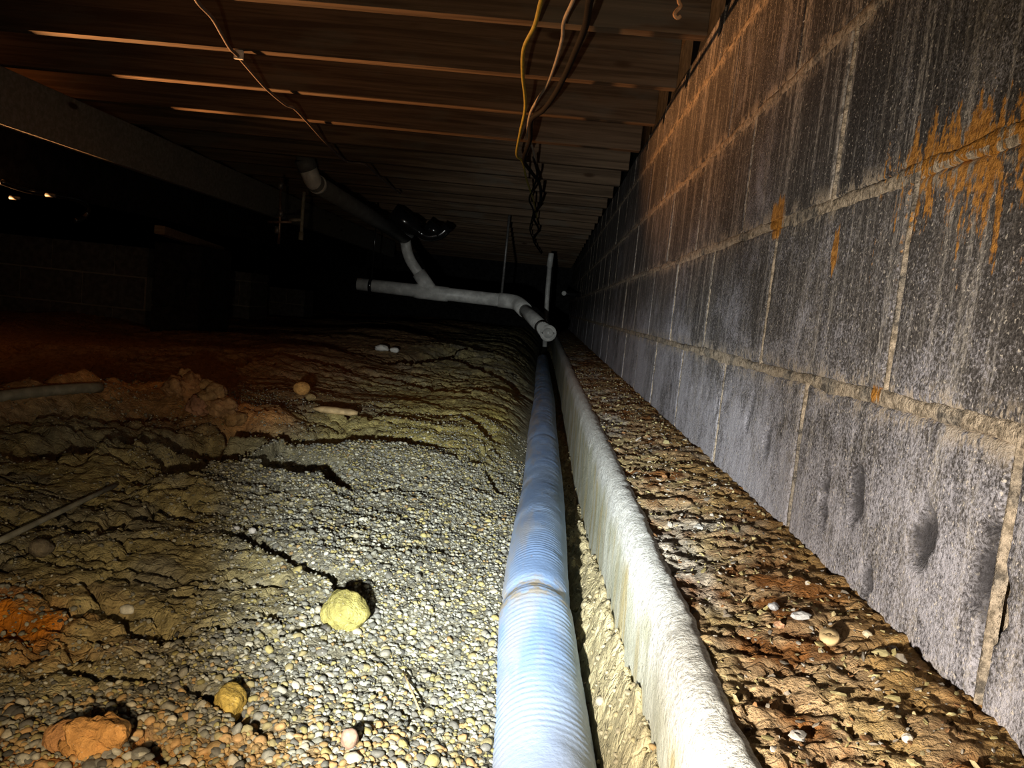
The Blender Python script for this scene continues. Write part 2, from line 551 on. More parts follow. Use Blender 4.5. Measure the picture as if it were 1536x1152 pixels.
def base_h(X, Y):
    hx = hose_x(Y)
    s = hx - X                                   # distance left of the hose axis
    top = np.interp(Y, [0, 0.7, 1.1, 1.7, 2.4, 3.2, 4.5, 6, 12], [-0.415, -0.410, -0.390, -0.375, -0.355, -0.335, -0.30, -0.29, -0.29])
    left = np.interp(s, [0, 0.5, 1.2, 2.2, 4, 9], [0, 0.0, 0.02, -0.03, -0.06, -0.06])
    bank_w = np.interp(Y, [0, 0.8, 1.6, 3, 6], [0.16, 0.17, 0.19, 0.22, 0.3])
    bottom = hose_z(Y) - 0.053
    lip = hose_z(Y) + 0.012                       # soil meets the hose flank
    t = np.clip((s - 0.05) / bank_w, 0, 1)
    zl = lip + (top - lip) * np.sin(t * math.pi / 2) + left
    z = np.where(s > 0.05, zl, bottom + (lip - bottom) * sstep(0.015, 0.052, s))
    # strip between hose and footing
    fz = np.interp(Y, [0, 0.56, 0.87, 1.3, 1.94, 3, 12], [-0.31, -0.337, -0.37, -0.42, -0.46, -0.475, -0.475])
    e = np.clip((X - (hx + 0.047)) / np.maximum(0.119 - (hx + 0.047), 0.015), 0, 1.3)
    zr = bottom - 0.01 + (fz - bottom + 0.01) * np.clip(e, 0, 1) ** 0.7
    return np.where(X > hx + 0.042, zr, z)


SCARPS = [  # pixel outline of each broken crust edge, drop, width
    ([(196, 712), (250, 722), (300, 712), (350, 692), (400, 702), (440, 715), (480, 722), (535, 724)], 0.070, 0.20),
    ([(0, 696), (90, 684), (180, 676), (250, 672), (300, 670), (350, 662), (400, 668), (470, 670), (540, 668), (610, 675), (690, 674)], 0.052, 0.19),
    ([(300, 632), (345, 652), (390, 658), (450, 662)], 0.045, 0.14),
    ([(300, 782), (340, 797), (380, 818), (425, 832), (455, 850), (480, 856), (510, 888)], 0.020, 0.05),
    ([(385, 968), (420, 948), (455, 936), (500, 928)], 0.014, 0.04),
    ([(90, 895), (150, 908), (190, 922), (235, 934)], 0.016, 0.05),
    ([(560, 735), (600, 728), (650, 732)], 0.010, 0.05),
    ([(640, 622), (690, 626), (715, 650), (735, 668)], 0.014, 0.08),
    ([(430, 600), (520, 632), (600, 634), (660, 640)], 0.020, 0.10),
    ([(540, 560), (600, 568), (650, 582), (700, 590), (760, 600)], 0.022, 0.14),
    ([(640, 532), (690, 545), (740, 560), (775, 590)], 0.03, 0.20),
    ([(560, 540), (640, 545), (700, 530), (760, 535)], 0.035, 0.25),
    ([(330, 560), (400, 545), (470, 548), (540, 556)], 0.035, 0.25),
    ([(0, 640), (120, 632), (230, 628), (290, 630)], 0.018, 0.12),
    ([(120, 560), (180, 545), (240, 548)], 0.03, 0.2),
    ([(0, 540), (100, 520), (220, 512), (330, 520)], 0.04, 0.3),
    ([(30, 1000), (90, 985), (160, 1000), (240, 1005)], 0.010, 0.04),
    ([(250, 1020), (300, 1042), (345, 1085), (400, 1100)], 0.012, 0.04),
    ([(170, 1105), (205, 1125), (240, 1140)], 0.016, 0.05),
    ([(60, 800), (150, 790), (250, 760), (290, 770)], 0.012, 0.05),
    ([(760, 700), (735, 680), (720, 700), (745, 740)], 0.010, 0.04),
]


def hit(x, y, fun):
    d = ray(x, y); t = np.linspace(0.3, 12, 6000)
    p = d[None] * t[:, None]
    k = np.argmax(p[:, 2] < fun(p[:, 0], p[:, 1]))
    return p[k if k else -1]


SC_W = [(np.array([hit(x, y, base_h)[:2] for x, y in pts]), dep, w) for pts, dep, w in SCARPS]
RIDGE = np.array([hit(x, y, base_h)[:2] for x, y in [(-120, 632), (0, 622), (100, 606), (200, 598), (270, 600), (330, 622), (400, 634)]])


def poly_dist(X, Y, L):
    best = np.full(X.shape, 1e9); side = np.zeros(X.shape); par = np.zeros(X.shape)
    seg = np.linalg.norm(np.diff(L, axis=0), axis=1); cum = np.concatenate([[0], np.cumsum(seg)]); tot = cum[-1]
    for i in range(len(L) - 1):
        a, b = L[i], L[i + 1]; u = (b - a) / seg[i]
        nrm = np.array([-u[1], u[0]])
        if nrm @ (0.5 * (a + b)) < 0: nrm = -nrm   # away from the lens
        t = np.clip((X - a[0]) * u[0] + (Y - a[1]) * u[1], 0, seg[i])
        dx = X - a[0] - u[0] * t; dy = Y - a[1] - u[1] * t
        d = np.hypot(dx, dy); k = d < best
        best = np.where(k, d, best); side = np.where(k, np.sign(dx * nrm[0] + dy * nrm[1]), side)
        par = np.where(k, (cum[i] + t) / tot, par)
    return best, side, par


def gravel_mask(X, Y):
    n = fbm(X * 5, Y * 5, 40, 4)
    s = hose_x(Y) - X
    edge = np.interp(Y, [0.3, 0.6, 0.75, 0.95, 1.2, 1.6, 1.9, 2.1], [0.9, 0.60, 0.34, 0.33, 0.48, 0.62, 0.42, 0.15])
    g = sstep(0.10, -0.06, s - edge + n * 0.16) * sstep(2.15, 1.75, Y + n * 0.3)
    return g


def ground_h(X, Y, detail=True):
    X = np.asarray(X, float); Y = np.asarray(Y, float)
    z = base_h(X, Y)
    s = hose_x(Y) - X
    soft = sstep(0.04, 0.14, s)
    right = sstep(0.045, 0.065, -s)
    fade = np.clip(1.4 / np.maximum(Y, 0.3), 0.35, 1.0)
    z = z + soft * (0.040 * fbm(X * 1.7 + 5, Y * 1.7, 1, 3) + 0.011 * fbm(X * 7, Y * 9, 5, 3))
    g = gravel_mask(X, Y)
    # layered crust ripples across the beam
    rip = np.abs(fbm(X * 9 + 2 * fbm(X * 3, Y * 3, 12, 2), Y * 26, 15, 3))
    z = z - soft * (1 - 0.75 * g) * 0.020 * np.clip(0.16 - rip, 0, 1) / 0.16 * sstep(-0.1, 0.25, fbm(X * 2.3, Y * 2.3, 18, 2) + 0.12)
    for i, (L, dep, w) in enumerate(SC_W):
        m = (np.abs(X - L[:, 0].mean()) < np.ptp(L[:, 0]) / 2 + 2.5 * w + 0.1) & (np.abs(Y - L[:, 1].mean()) < np.ptp(L[:, 1]) / 2 + 2.5 * w + 0.1)
        if not m.any(): continue
        x, y = X[m], Y[m]
        d, sd, pr = poly_dist(x, y, L)
        s_ = d * sd + 0.22 * w * fbm(x * 14, y * 14, 50 + i, 4)
        end = sstep(0, 0.16, pr) * sstep(1, 0.84, pr)
        far = -dep * sstep(0.0, 0.012 + 0.05 * w, s_) * sstep(w, 0.25 * w, s_)
        near = 0.28 * dep * np.exp(-np.clip(-s_, 0, 9) / (0.6 * w)) * (s_ <= 0) + 0.28 * dep * (s_ > 0) * sstep(0.012 + 0.05 * w, 0, s_)
        z[m] += 1.5 * (far + near) * end
    d, sd, pr = poly_dist(X, Y, RIDGE)
    z = z + 0.045 * np.exp(-(d / 0.09) ** 2) * (1 + 0.6 * fbm(X * 18, Y * 18, 70, 3))
    if detail:
        z = z + (soft + right) * (0.0050 * fbm(X * 30, Y * 42, 20, 4, 0.6) * (1 - 0.4 * g) + 0.004 * fbm(X * 90, Y * 90, 25, 2))
        z = z - soft * (1 - g) * 0.006 * np.clip(0.10 - np.abs(fbm(X * 34, Y * 60, 30, 3)), 0, 1) / 0.10
        z = z + right * 0.026 * fbm(X * 45, Y * 32, 33, 4, 0.6)
    return z


def ground_col(X, Y):
    s = hose_x(Y) - X
    g = gravel_mask(X, Y)
    n = fbm(X * 3.2, Y * 3.2, 80, 4); n2 = fbm(X * 14, Y * 18, 85, 4)

    def blend(a, b, t): return a + (np.array(b) - a) * t[..., None]
    c = np.zeros(X.shape + (3,)) + np.array([0.40, 0.35, 0.18])
    c = blend(c, [0.29, 0.27, 0.19], sstep(-0.15, 0.35, n2))
    c = blend(c, [0.23, 0.22, 0.17], g * 0.9)
    # olive clay on the crest beyond the gravel
    c = blend(c, [0.52, 0.45, 0.13], sstep(1.55, 2.0, Y) * sstep(0.75, 0.35, s + n * 0.3) * sstep(4.0, 2.6, Y) * (0.55 + 0.6 * n))
    c = blend(c, [0.34, 0.34, 0.24], sstep(0.16, 0.05, s) * sstep(1.2, 2.0, Y))
    # red clay further left and behind
    rc = sstep(1.75, 2.25, Y + 0.25 * np.clip(s, 0, 3) + 0.4 * n) * sstep(0.5, 0.95, s + 0.2 * n)
    c = blend(c, [0.31, 0.19, 0.095], rc * 0.95)
    d, _, _ = poly_dist(X, Y, RIDGE)
    c = blend(c, [0.66, 0.33, 0.12], np.exp(-(d / 0.075) ** 2) * 0.95)
    # grey silt flat in front of the ridge
    p = hit(190, 650, base_h)
    c = blend(c, [0.27, 0.275, 0.21], np.exp(-(((X - p[0]) / 0.35) ** 2 + ((Y - p[1]) / 0.16) ** 2)) * 0.85)
    for (px, py, rx, ry, col_, st) in [(10, 905, 0.10, 0.07, (0.62, 0.22, 0.025), 1.0), (130, 1110, 0.07, 0.05, (0.60, 0.24, 0.05), 1.0),
                                       (30, 1150, 0.2, 0.06, (0.45, 0.20, 0.06), 0.7), (400, 1130, 0.12, 0.05, (0.42, 0.24, 0.07), 0.6)]:
        p = hit(px, py, base_h)
        q = np.exp(-(((X - p[0]) / rx) ** 2 + ((Y - p[1]) / ry) ** 2)) * st
        c = blend(c, col_, np.clip(q * (1 + 1.4 * n2), 0, 1))
    rs = sstep(0.045, 0.060, -s)
    c = blend(c, [0.52, 0.45, 0.27], rs * 0.95)
    return np.clip(c * (1 + 0.25 * fbm(X * 60, Y * 60, 90, 2))[..., None], 0.01, 1)


# ------------------------------------------------------------------ floor
def build_floor():
    ys = [0.12]
    while ys[-1] < 11.5: ys.append(ys[-1] + max(0.0038, 0.0052 * ys[-1]))
    ys = np.array(ys)
    xl = [0.0]
    while xl[-1] < 6.5: xl.append(xl[-1] + max(0.0042, 0.0078 * xl[-1]))
    xs = np.concatenate([-np.array(xl[:0:-1]), np.arange(0, 0.16, 0.003)])
    X, Y = np.meshgrid(xs, ys)
    z = ground_h(X, Y)
    c = ground_col(X, Y)
    nx, ny = len(xs), len(ys)
    V = np.stack([X, Y, z], -1).reshape(-1, 3)
    i = (np.arange(ny - 1)[:, None] * nx + np.arange(nx - 1)).ravel()
    F = np.stack([i, i + 1, i + 1 + nx, i + nx], -1)
    o = obj('floor', V, F, M['soil'], col=c.reshape(-1, 3))
    return tag(o, 'uneven earth floor of olive and red clay with cracked crust', 'floor', kind='structure')


floor = build_floor()

PALETTE = np.array([(0.30, 0.29, 0.26), (0.45, 0.44, 0.40), (0.18, 0.175, 0.165), (0.36, 0.31, 0.17), (0.42, 0.36, 0.16),
                    (0.52, 0.48, 0.40), (0.09, 0.085, 0.08), (0.66, 0.63, 0.57), (0.40, 0.27, 0.13), (0.25, 0.245, 0.24)])
PW = np.array([0.2, 0.15, 0.15, 0.12, 0.09, 0.08, 0.06, 0.03, 0.02, 0.10])


def pebble_shape(sub, seed):
    V, F = ICO[sub]
    r = np.random.default_rng(seed)
    V = V.copy()
    for _ in range(3):
        d = r.normal(size=3); d /= np.linalg.norm(d)
        h = V @ d; V -= np.clip(h - 0.62, 0, 1)[:, None] * d * 0.75
    V += r.normal(scale=0.05, size=V.shape)
    return V * np.array([1.0, 0.80, 0.62]), F


def rot(a, b, c):
    ca, sa, cb, sb, cc, s_c = math.cos(a), math.sin(a), math.cos(b), math.sin(b), math.cos(c), math.sin(c)
    return np.array([[ca, -sa, 0], [sa, ca, 0], [0, 0, 1]]) @ np.array([[cb, 0, sb], [0, 1, 0], [-sb, 0, cb]]) @ np.array([[1, 0, 0], [0, cc, -s_c], [0, s_c, cc]])


def build_gravel():
    N = 170000
    Y = 0.30 + 2.2 * rng.random(N) ** 1.15
    X = -1.5 + 1.55 * rng.random(N)
    g = gravel_mask(X, Y)
    s = hose_x(Y) - X
    right = (s < -0.055) & (X < 0.137)
    dens = np.where(Y < 2.4, 0.90 * g + (1 - g) * np.where(fbm(X * 6, Y * 6, 44, 3) > 0.0, 0.34, 0.07), 0)
    dens = np.where(s < 0.05, 0, dens)
    # dense rows between hose and footing
    Nr = 700
    Yr = 0.3 + 2.6 * rng.random(Nr) ** 1.3; Xr = hose_x(Yr) + 0.050 + rng.random(Nr) * np.maximum(0.122 - hose_x(Yr) - 0.050, 0.0)
    keep = rng.random(N) < dens
    X = np.concatenate([X[keep], Xr]); Y = np.concatenate([Y[keep], Yr])
    n = len(X)
    size = np.clip(rng.lognormal(math.log(0.0028), 0.38, n), 0.0014, 0.0075)
    size *= np.where(Y < 0.70, 1.15, 1.0)
    size *= np.where(gravel_mask(X, Y) < 0.4, 0.72, 1.0)
    z = ground_h(X, Y) + size * 0.1
    ci = rng.choice(len(PALETTE), n, p=PW / PW.sum())
    C = 1.12 * PALETTE[ci] * (0.7 + 0.4 * rng.random((n, 1)))
    # stained orange pebbles in the near corner
    near = (rng.random(n) < np.clip((0.80 - Y) * 2.4, 0, 0.36)) & (X < -0.02)
    C[near] = np.array([0.50, 0.33, 0.16]) * (0.75 + 0.5 * rng.random((near.sum(), 1)))
    C *= np.where(Y < 0.75, 0.85, 1.0)[:, None] * np.array([0.83, 0.83, 0.73])
    tr_ = X > hose_x(Y) + 0.04
    C[tr_] = C[tr_] * 0.4 + np.array([0.25, 0.2, 0.11])
    show = size / np.hypot(X, np.hypot(Y, z))
    inview = np.ones(n, bool)
    P = np.stack([X, Y, z], -1)
    w = P @ FW
    u = 768 + F_PX * (P @ RT) / w; v = 576 - F_PX * (P @ UP) / w
    inview = (w > 0) & (u > 0) & (u < 1536) & (v > 0) & (v < 1152)
    order = np.argsort(-np.where(inview, show, 0))
    single = order[:300]; rest = order[300:]
    shapes2 = [pebble_shape(2, 300 + k) for k in range(6)]
    shapes1 = [pebble_shape(1, 320 + k) for k in range(6)]
    # 300 single pebbles: three shapes in ten tints, shared data
    cache = {}
    for q, i in enumerate(single):
        k = int(q % 6); tint = 10 if near[i] else int(ci[i])
        if (k, tint) not in cache:
            V, F = shapes2[k]
            cc = np.array([0.46, 0.28, 0.12]) if tint == 10 else PALETTE[tint] * np.array([0.85, 0.82, 0.72])
            cache[k, tint] = mesh_data('pebble', V, F, M['stone'], True, np.tile(cc, (len(V), 1)))
        o = bpy.data.objects.new('pebble', cache[k, tint])
        COL.objects.link(o); o.parent = floor
        o.location = (X[i], Y[i], z[i] + ZO)
        o.scale = (size[i],) * 3
        o.rotation_euler = (rng.normal() * 0.4, rng.normal() * 0.4, rng.random() * 6.3)
    Vs, Fs, Cs = [], [], []; off = 0
    for q, i in enumerate(rest):
        V, F = (shapes2 if Y[i] < 0.95 and inview[i] else shapes1)[q % 6]
        A = rot(rng.random() * 6.3, rng.normal() * 0.4, rng.normal() * 0.4)
        Vs.append((V * size[i]) @ A.T + P[i]); Fs.append(F + off); off += len(V)
        Cs.append(np.tile(C[i], (len(V), 1)))
    o = obj('gravel', np.concatenate(Vs), np.concatenate(Fs), M['stone'], floor, col=np.concatenate(Cs))
    o['kind'] = 'stuff'
    print('gravel pieces', n)


build_gravel()

# ------------------------------------------------------------------ right block wall
COURSES = [(Z1 - HC, Z1), (Z1, Z2), (Z2, Z2 + HC), (Z2 + HC, Z2 + 2 * HC), (Z2 + 2 * HC, 0.682)]
YA, YB = -0.25, 11.2


def wall_joints(ci):
    par = 0 if ci in (0, 2, 4) else 1
    a = [Y0J + (2 * k + par) * BL / 2 for k in range(-6, 40)]
    return [y for y in a if y < YB + BL]


def build_wall():
    V, F = box(WX + 0.012, WX + 0.19, YA, YB, Z1 - HC + 0.001, 0.68)
    w = obj('wall_right', V, F, M['mortar'], origin=(WX + 0.1, 0, Z1 - HC), smooth=False)
    fix_normals(w)
    tag(w, 'tar-coated concrete block foundation wall with salt stains and rust runs', 'wall', kind='structure')
    shared = {}
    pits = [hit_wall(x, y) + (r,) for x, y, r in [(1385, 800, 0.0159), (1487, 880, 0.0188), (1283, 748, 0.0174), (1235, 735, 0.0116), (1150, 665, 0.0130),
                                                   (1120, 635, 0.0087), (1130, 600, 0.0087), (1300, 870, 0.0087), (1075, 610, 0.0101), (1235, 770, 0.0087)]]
    for ci, (za, zb) in enumerate(COURSES):
        js = wall_joints(ci); J = 0.004
        for y0, y1 in zip(js, js[1:]):
            if y1 < YA + 0.1 or y0 > YB: continue
            a, b = y0 + J, y1 - J
            cyy, czz = (a + b) / 2, (za + zb) / 2
            if ci <= 1 and 0.2 < y1 and y0 < 1.9:
                ny, nz = 72, 36
                yy, zz = np.meshgrid(np.linspace(a, b, ny), np.linspace(za + J, zb - J, nz))
                xx = WX + 0.0012 * fbm(yy * 60, zz * 60, 60, 3)
                pm = np.zeros_like(xx)
                ed = np.minimum(np.minimum(yy - a, b - yy), np.minimum(zz - za - J, zb - J - zz))
                xx = xx + 0.004 * sstep(0.006, 0, ed)
                for py, pz, pr in pits:
                    d = np.hypot(yy - py, (zz - pz) * 0.6)
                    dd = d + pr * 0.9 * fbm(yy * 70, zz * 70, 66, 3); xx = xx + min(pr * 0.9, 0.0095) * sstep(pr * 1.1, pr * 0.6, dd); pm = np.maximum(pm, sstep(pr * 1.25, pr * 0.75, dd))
                Vv = np.stack([xx, yy, zz], -1).reshape(-1, 3)
                i = (np.arange(nz - 1)[:, None] * ny + np.arange(ny - 1)).ravel()
                Ff = np.stack([i, i + ny, i + ny + 1, i + 1], -1)
                # rim back into the joint
                rim = np.concatenate([np.arange(ny), np.arange(1, nz) * ny + ny - 1, (nz - 1) * ny + np.arange(ny - 2, -1, -1), np.arange(nz - 2, 0, -1) * ny])
                Bk = Vv[rim].copy(); Bk[:, 0] = WX + 0.02
                k = np.arange(len(rim)); k2 = (k + 1) % len(rim)
                Ff = np.concatenate([Ff, np.stack([rim[k], rim[k2], len(Vv) + k2, len(Vv) + k], -1)])
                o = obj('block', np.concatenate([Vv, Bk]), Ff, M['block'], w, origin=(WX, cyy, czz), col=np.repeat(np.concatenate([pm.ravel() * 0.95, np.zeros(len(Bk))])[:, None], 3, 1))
                fix_normals(o)
            else:
                key = (ci == 4, round(b - a, 4))
                if key not in shared:
                    Vv, Ff = box(-0.0, 0.04, -(b - a) / 2, (b - a) / 2, -(zb - za) / 2 + J, (zb - za) / 2 - J * (ci < 4), 0.004)
                    shared[key] = mesh_data('block', Vv, Ff, M['block'], False)
                    t_ = bpy.data.objects.new('tmp', shared[key]); fix_normals(t_); bpy.data.objects.remove(t_)
                o = bpy.data.objects.new('block', shared[key])
                COL.objects.link(o); o.parent = w
                o.location = (WX + random.uniform(-0.0012, 0.0012) - w['o_'][0], cyy - w['o_'][1], czz - w['o_'][2])
    # mortar squeezed out along the joints
    parts = []
    ya = [0.15]
    while ya[-1] < YB: ya.append(ya[-1] + max(0.004, 0.009 * ya[-1]))
    ya = np.array(ya)
    for ci, (za, zb) in enumerate(COURSES[:-1]):
        hgt = (0.0068, 0.0078, 0.0085, 0.006)[ci] * (1 + 0.7 * fbm(ya * 14, ya * 0 + ci, 200 + ci, 4)) + 0.0015
        hgt = np.clip(hgt, 0.004, 0.02)
        off = 0.004 * fbm(ya * 9, ya * 0 + 7 + ci, 210 + ci, 3)
        pr = (0.0016, 0.0018, 0.0020, 0.0012)[ci] * (0.8 + 1.3 * fbm(ya * 30, ya * 0 + ci, 220 + ci, 3))
        rows = []
        for t, d in ((-1, -1.6), (-0.8, 0.3), (-0.3, 0.9), (0.2, 1.0), (0.75, 0.5), (1.0, -1.6)):
            jit = 0.0026 * fbm(ya * 60, ya * 0 + t * 9, 230 + ci, 4, 0.7)
            rows.append(np.stack([WX + 0.0005 - np.where(d > 0, d * pr, d * 0.004) + 0.3 * jit, ya, zb + off + t * hgt + jit], -1))
        Vv = np.concatenate(rows); n = len(ya)
        i = (np.arange(len(rows) - 1)[:, None] * n + np.arange(n - 1)).ravel()
        parts.append((Vv, np.stack([i, i + n, i + n + 1, i + 1], -1)))
    for ci, (za, zb) in enumerate(COURSES):
        for y in wall_joints(ci):
            if not (0.2 < y < 8): continue
            zt = np.linspace(za, zb, 26)
            hgt = np.clip(0.0032 * (1 + 0.7 * fbm(zt * 25, zt * 0 + y * 3, 240, 3)), 0.0018, 0.007)
            pr = 0.0010 * (0.7 + 1.2 * fbm(zt * 40, zt * 0 + y * 5, 244, 3))
            rows = []
            for t, d in ((-1, -1.5), (-0.4, 0.8), (0.4, 1.0), (1, -1.5)):
                rows.append(np.stack([WX + 0.0005 - np.where(d > 0, d * pr, d * 0.004), y + t * hgt, zt], -1))
            Vv = np.concatenate(rows); n = len(zt)
            i = (np.arange(len(rows) - 1)[:, None] * n + np.arange(n - 1)).ravel()
            parts.append((Vv, np.stack([i, i + 1, i + n + 1, i + n], -1)))
    off = 0; VV = []; FF = []
    for v, f in parts: VV.append(v); FF.append(f + off); off += len(v)
    obj('mortar', np.concatenate(VV), np.concatenate(FF), M['mortar'], w)
    return w


def hit_wall(x, y):
    d = ray(x, y); p = d * (WX / d[0])
    return (p[1], p[2])


wall = build_wall()

# ------------------------------------------------------------------ concrete footing under the wall
FT = -0.2495


def edge_x(Y):
    return 0.143 + 0.004 * fbm(Y * 6, Y * 0, 300, 3) - 0.003 * np.clip(Y - 1, 0, 6)


def build_footing():
    ys = [-0.2]
    while ys[-1] < 11.2: ys.append(ys[-1] + max(0.006, 0.009 * ys[-1]))
    ys = np.array(ys); n = len(ys)
    ex = edge_x(ys) - 0.020
    prof = [(0.0, -0.62), (0.003, -0.50), (0.001, -0.42), (0.0, -0.36), (-0.001, -0.32), (-0.0015, -0.295), (-0.001, -0.278), (0.001, -0.268), (0.0035, -0.2575),
            (0.008, -0.2515), (0.014, -0.2485), (0.021, -0.2475), (0.028, -0.2500), (0.033, -0.2560), (0.036, -0.266)]
    rows = []
    for k, (dx, z) in enumerate(prof):
        rough = 0.0035 if 6 < k else 0.0022
        wav = 0.004 * fbm(ys * 2.2, ys * 0 + z * 3, 305, 2)
        rows.append(np.stack([ex + dx + wav + rough * fbm(ys * 50, ys * 0 + k * 1.7, 310, 3), ys, z + rough * 0.8 * fbm(ys * 60, ys * 0 + k * 2.3, 320, 3)], -1))
    rows.append(np.stack([ys * 0 + WX + 0.25, ys, ys * 0 - 0.266], -1))
    rows.append(np.stack([ys * 0 + WX + 0.25, ys, ys * 0 - 0.62], -1))
    V = np.concatenate(rows)
    i = (np.arange(len(rows) - 1)[:, None] * n + np.arange(n - 1)).ravel()
    F = np.stack([i, i + n, i + n + 1, i + 1], -1)
    o = obj('footing', V, F, M['concrete'], origin=(0.2, 1.0, -0.62))
    fix_normals(o)
    tag(o, 'long pale concrete footing ledge with a white crusted lip under the block wall', 'footing')


def debris_h(X, Y):
    t = (X - edge_x(Y)) / (WX - 0.143)
    h = -0.2505 + 0.019 * sstep(0.0, 0.95, t) + 0.0055 * fbm(X * 26, Y * 22, 330, 5, 0.62)
    rip = np.abs(fbm(X * 34, Y * 60, 336, 4))
    h = h - 0.0055 * np.clip(0.12 - rip, 0, 1) / 0.12 + 0.0035 * fbm(X * 90, Y * 90, 340, 2)
    return h - 0.006 * sstep(0.10, -0.06, t)


def build_debris():
    ys = [-0.1]
    while ys[-1] < 11.0: ys.append(ys[-1] + max(0.0032, 0.0065 * ys[-1]))
    ys = np.array(ys); ts = np.linspace(-0.06, 1.04, 58)
    T, Y = np.meshgrid(ts, ys)
    X = edge_x(Y) + T * (WX - 0.001 - edge_x(Y))
    z = debris_h(X, Y)
    c = np.zeros(X.shape + (3,)) + np.array([0.43, 0.30, 0.17])
    n1 = fbm(X * 26, Y * 20, 350, 4); n2 = fbm(X * 12, Y * 7, 355, 4)
    for colr, t in (((0.48, 0.37, 0.19), sstep(0.0, 0.35, n1)), ((0.22, 0.095, 0.03), sstep(0.02, 0.40, -n1 + 0.3 * n2)), ((0.47, 0.44, 0.38), sstep(0.12, 0.45, n2 + 0.25 * n1) * 0.8),
                    ((0.33, 0.19, 0.065), sstep(0.45, 1.0, T + 0.6 * n1) * 0.8)):
        c = c + (np.array(colr) - c) * t[..., None]
    nx, ny = len(ts), len(ys)
    i = (np.arange(ny - 1)[:, None] * nx + np.arange(nx - 1)).ravel()
    o = obj('dirt', np.stack([X, Y, z], -1).reshape(-1, 3), np.stack([i, i + 1, i + 1 + nx, i + nx], -1), M['debris'], origin=(0.23, 1.0, -0.252), col=c.reshape(-1, 3))
    tag(o, 'loose brown and tan dirt crumbs lying along the footing ledge', 'dirt', kind='stuff')
    # small mortar droppings and flakes in the dirt
    N = 4200
    Yp = 0.25 + 3.2 * rng.random(N) ** 1.5; Xp = edge_x(Yp) + 0.006 + rng.random(N) * (WX - 0.012 - edge_x(Yp))
    size = np.clip(rng.lognormal(math.log(0.0017), 0.5, N), 0.001, 0.009)
    zp = debris_h(Xp, Yp) - size * 0.05
    pal = np.array([(0.47, 0.38, 0.2), (0.55, 0.50, 0.42), (0.30, 0.15, 0.06), (0.40, 0.33, 0.14), (0.26, 0.22, 0.17), (0.50, 0.42, 0.2)])
    Vs, Fs, Cs = [], [], []; off = 0
    sh = [pebble_shape(1, 360 + k) for k in range(6)]
    for k in range(N):
        V, F = sh[k % 6]
        A = rot(rng.random() * 6.3, rng.normal() * 0.5, rng.normal() * 0.5)
        Vs.append((V * size[k] * np.array([1.3, 1, 0.5])) @ A.T + (Xp[k], Yp[k], zp[k])); Fs.append(F + off); off += len(V)
        Cs.append(np.tile(pal[k % 6] * rng.uniform(0.5, 1.0), (len(V), 1)))
    g = obj('crumbs', np.concatenate(Vs), np.concatenate(Fs), M['stone'], o, smooth=False, col=np.concatenate(Cs))
    g['kind'] = 'stuff'


build_footing()
build_debris()

# ------------------------------------------------------------------ ceiling
JB = 0.6277; JD = 0.19; YJ = 1.7874
V, F = box(-4.2, WX + 0.19, -0.4, 11.3, JB + JD, JB + JD + 0.02)
ceil = obj('ceiling', V, F, M['subfloor'], origin=(0, 0, JB + JD), smooth=False)
fix_normals(ceil)
tag(ceil, 'underside of the wooden subfloor above the joists', 'ceiling', kind='structure')
Vj, Fj = box(-2.15, 2.15, -0.019, 0.019, 0, JD, 0.002)
jm = mesh_data('joist', Vj, Fj, M['joist'], False)
for k in range(-4, 24):
    o = bpy.data.objects.new('joist', jm)
    COL.objects.link(o); o.parent = ceil
    o.location = (WX - 0.026 - 2.15, YJ - 0.019 + k * BL, JB - ceil['o_'][2] + random.uniform(-0.002, 0.002))
    o.rotation_euler = (random.uniform(-0.006, 0.006), 0, random.uniform(-0.0015, 0.0015))
fix_normals(bpy.data.objects['joist'])
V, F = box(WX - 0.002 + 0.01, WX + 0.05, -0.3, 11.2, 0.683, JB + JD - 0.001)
fix_normals(obj('rim_joist', V, F, M['dark'], ceil, smooth=False))  # rim coloured near black in place of the shade between joist ends

# ------------------------------------------------------------------ girder, piers, cross wall on the dark left side
GX = -1.895
V, F = box(GX - 0.045, GX, 0.9, 9.2, 0.437, JB - 0.003, 0.004)
gd = fix_normals(obj('girder', V, F, M['girder'], origin=(GX, 5, 0.437), smooth=False))
tag(gd, 'long grey wooden girder running under the joists on the left', 'beam')


def block_stack(name, x0, x1, yf, z0, z1, bw, label, depth=0.2, mat='cinder', cat='pier', kind=None, jitter=0.004):
    """free-standing masonry of separate blocks"""
    root = empty(name, ((x0 + x1) / 2, yf, z0))
    r = 0; z = z0
    while z < z1 - 0.03:
        zt = min(z + 0.2, z1)
        x = x0 - (bw / 2 if r % 2 else 0)
        while x < x1 - 0.01:
            a, b = max(x, x0), min(x + bw, x1)
            if b - a > 0.03:
                V, F = box(a + 0.004, b - 0.004, yf + random.uniform(0, jitter), yf + depth, z + 0.004, zt - 0.003, 0.004)
                fix_normals(obj('block', V, F, M[mat], root, smooth=False))
            x += bw
        z = zt + 0.003; r += 1
    V, F = box(x0 + 0.01, x1 - 0.01, yf + 0.012, yf + depth - 0.01, z0, z1 - 0.01)
    fix_normals(obj('mortar', V, F, M['dark' if mat == 'dark' else 'girder'], root, smooth=False))
    return tag(root, label, cat, kind=kind)


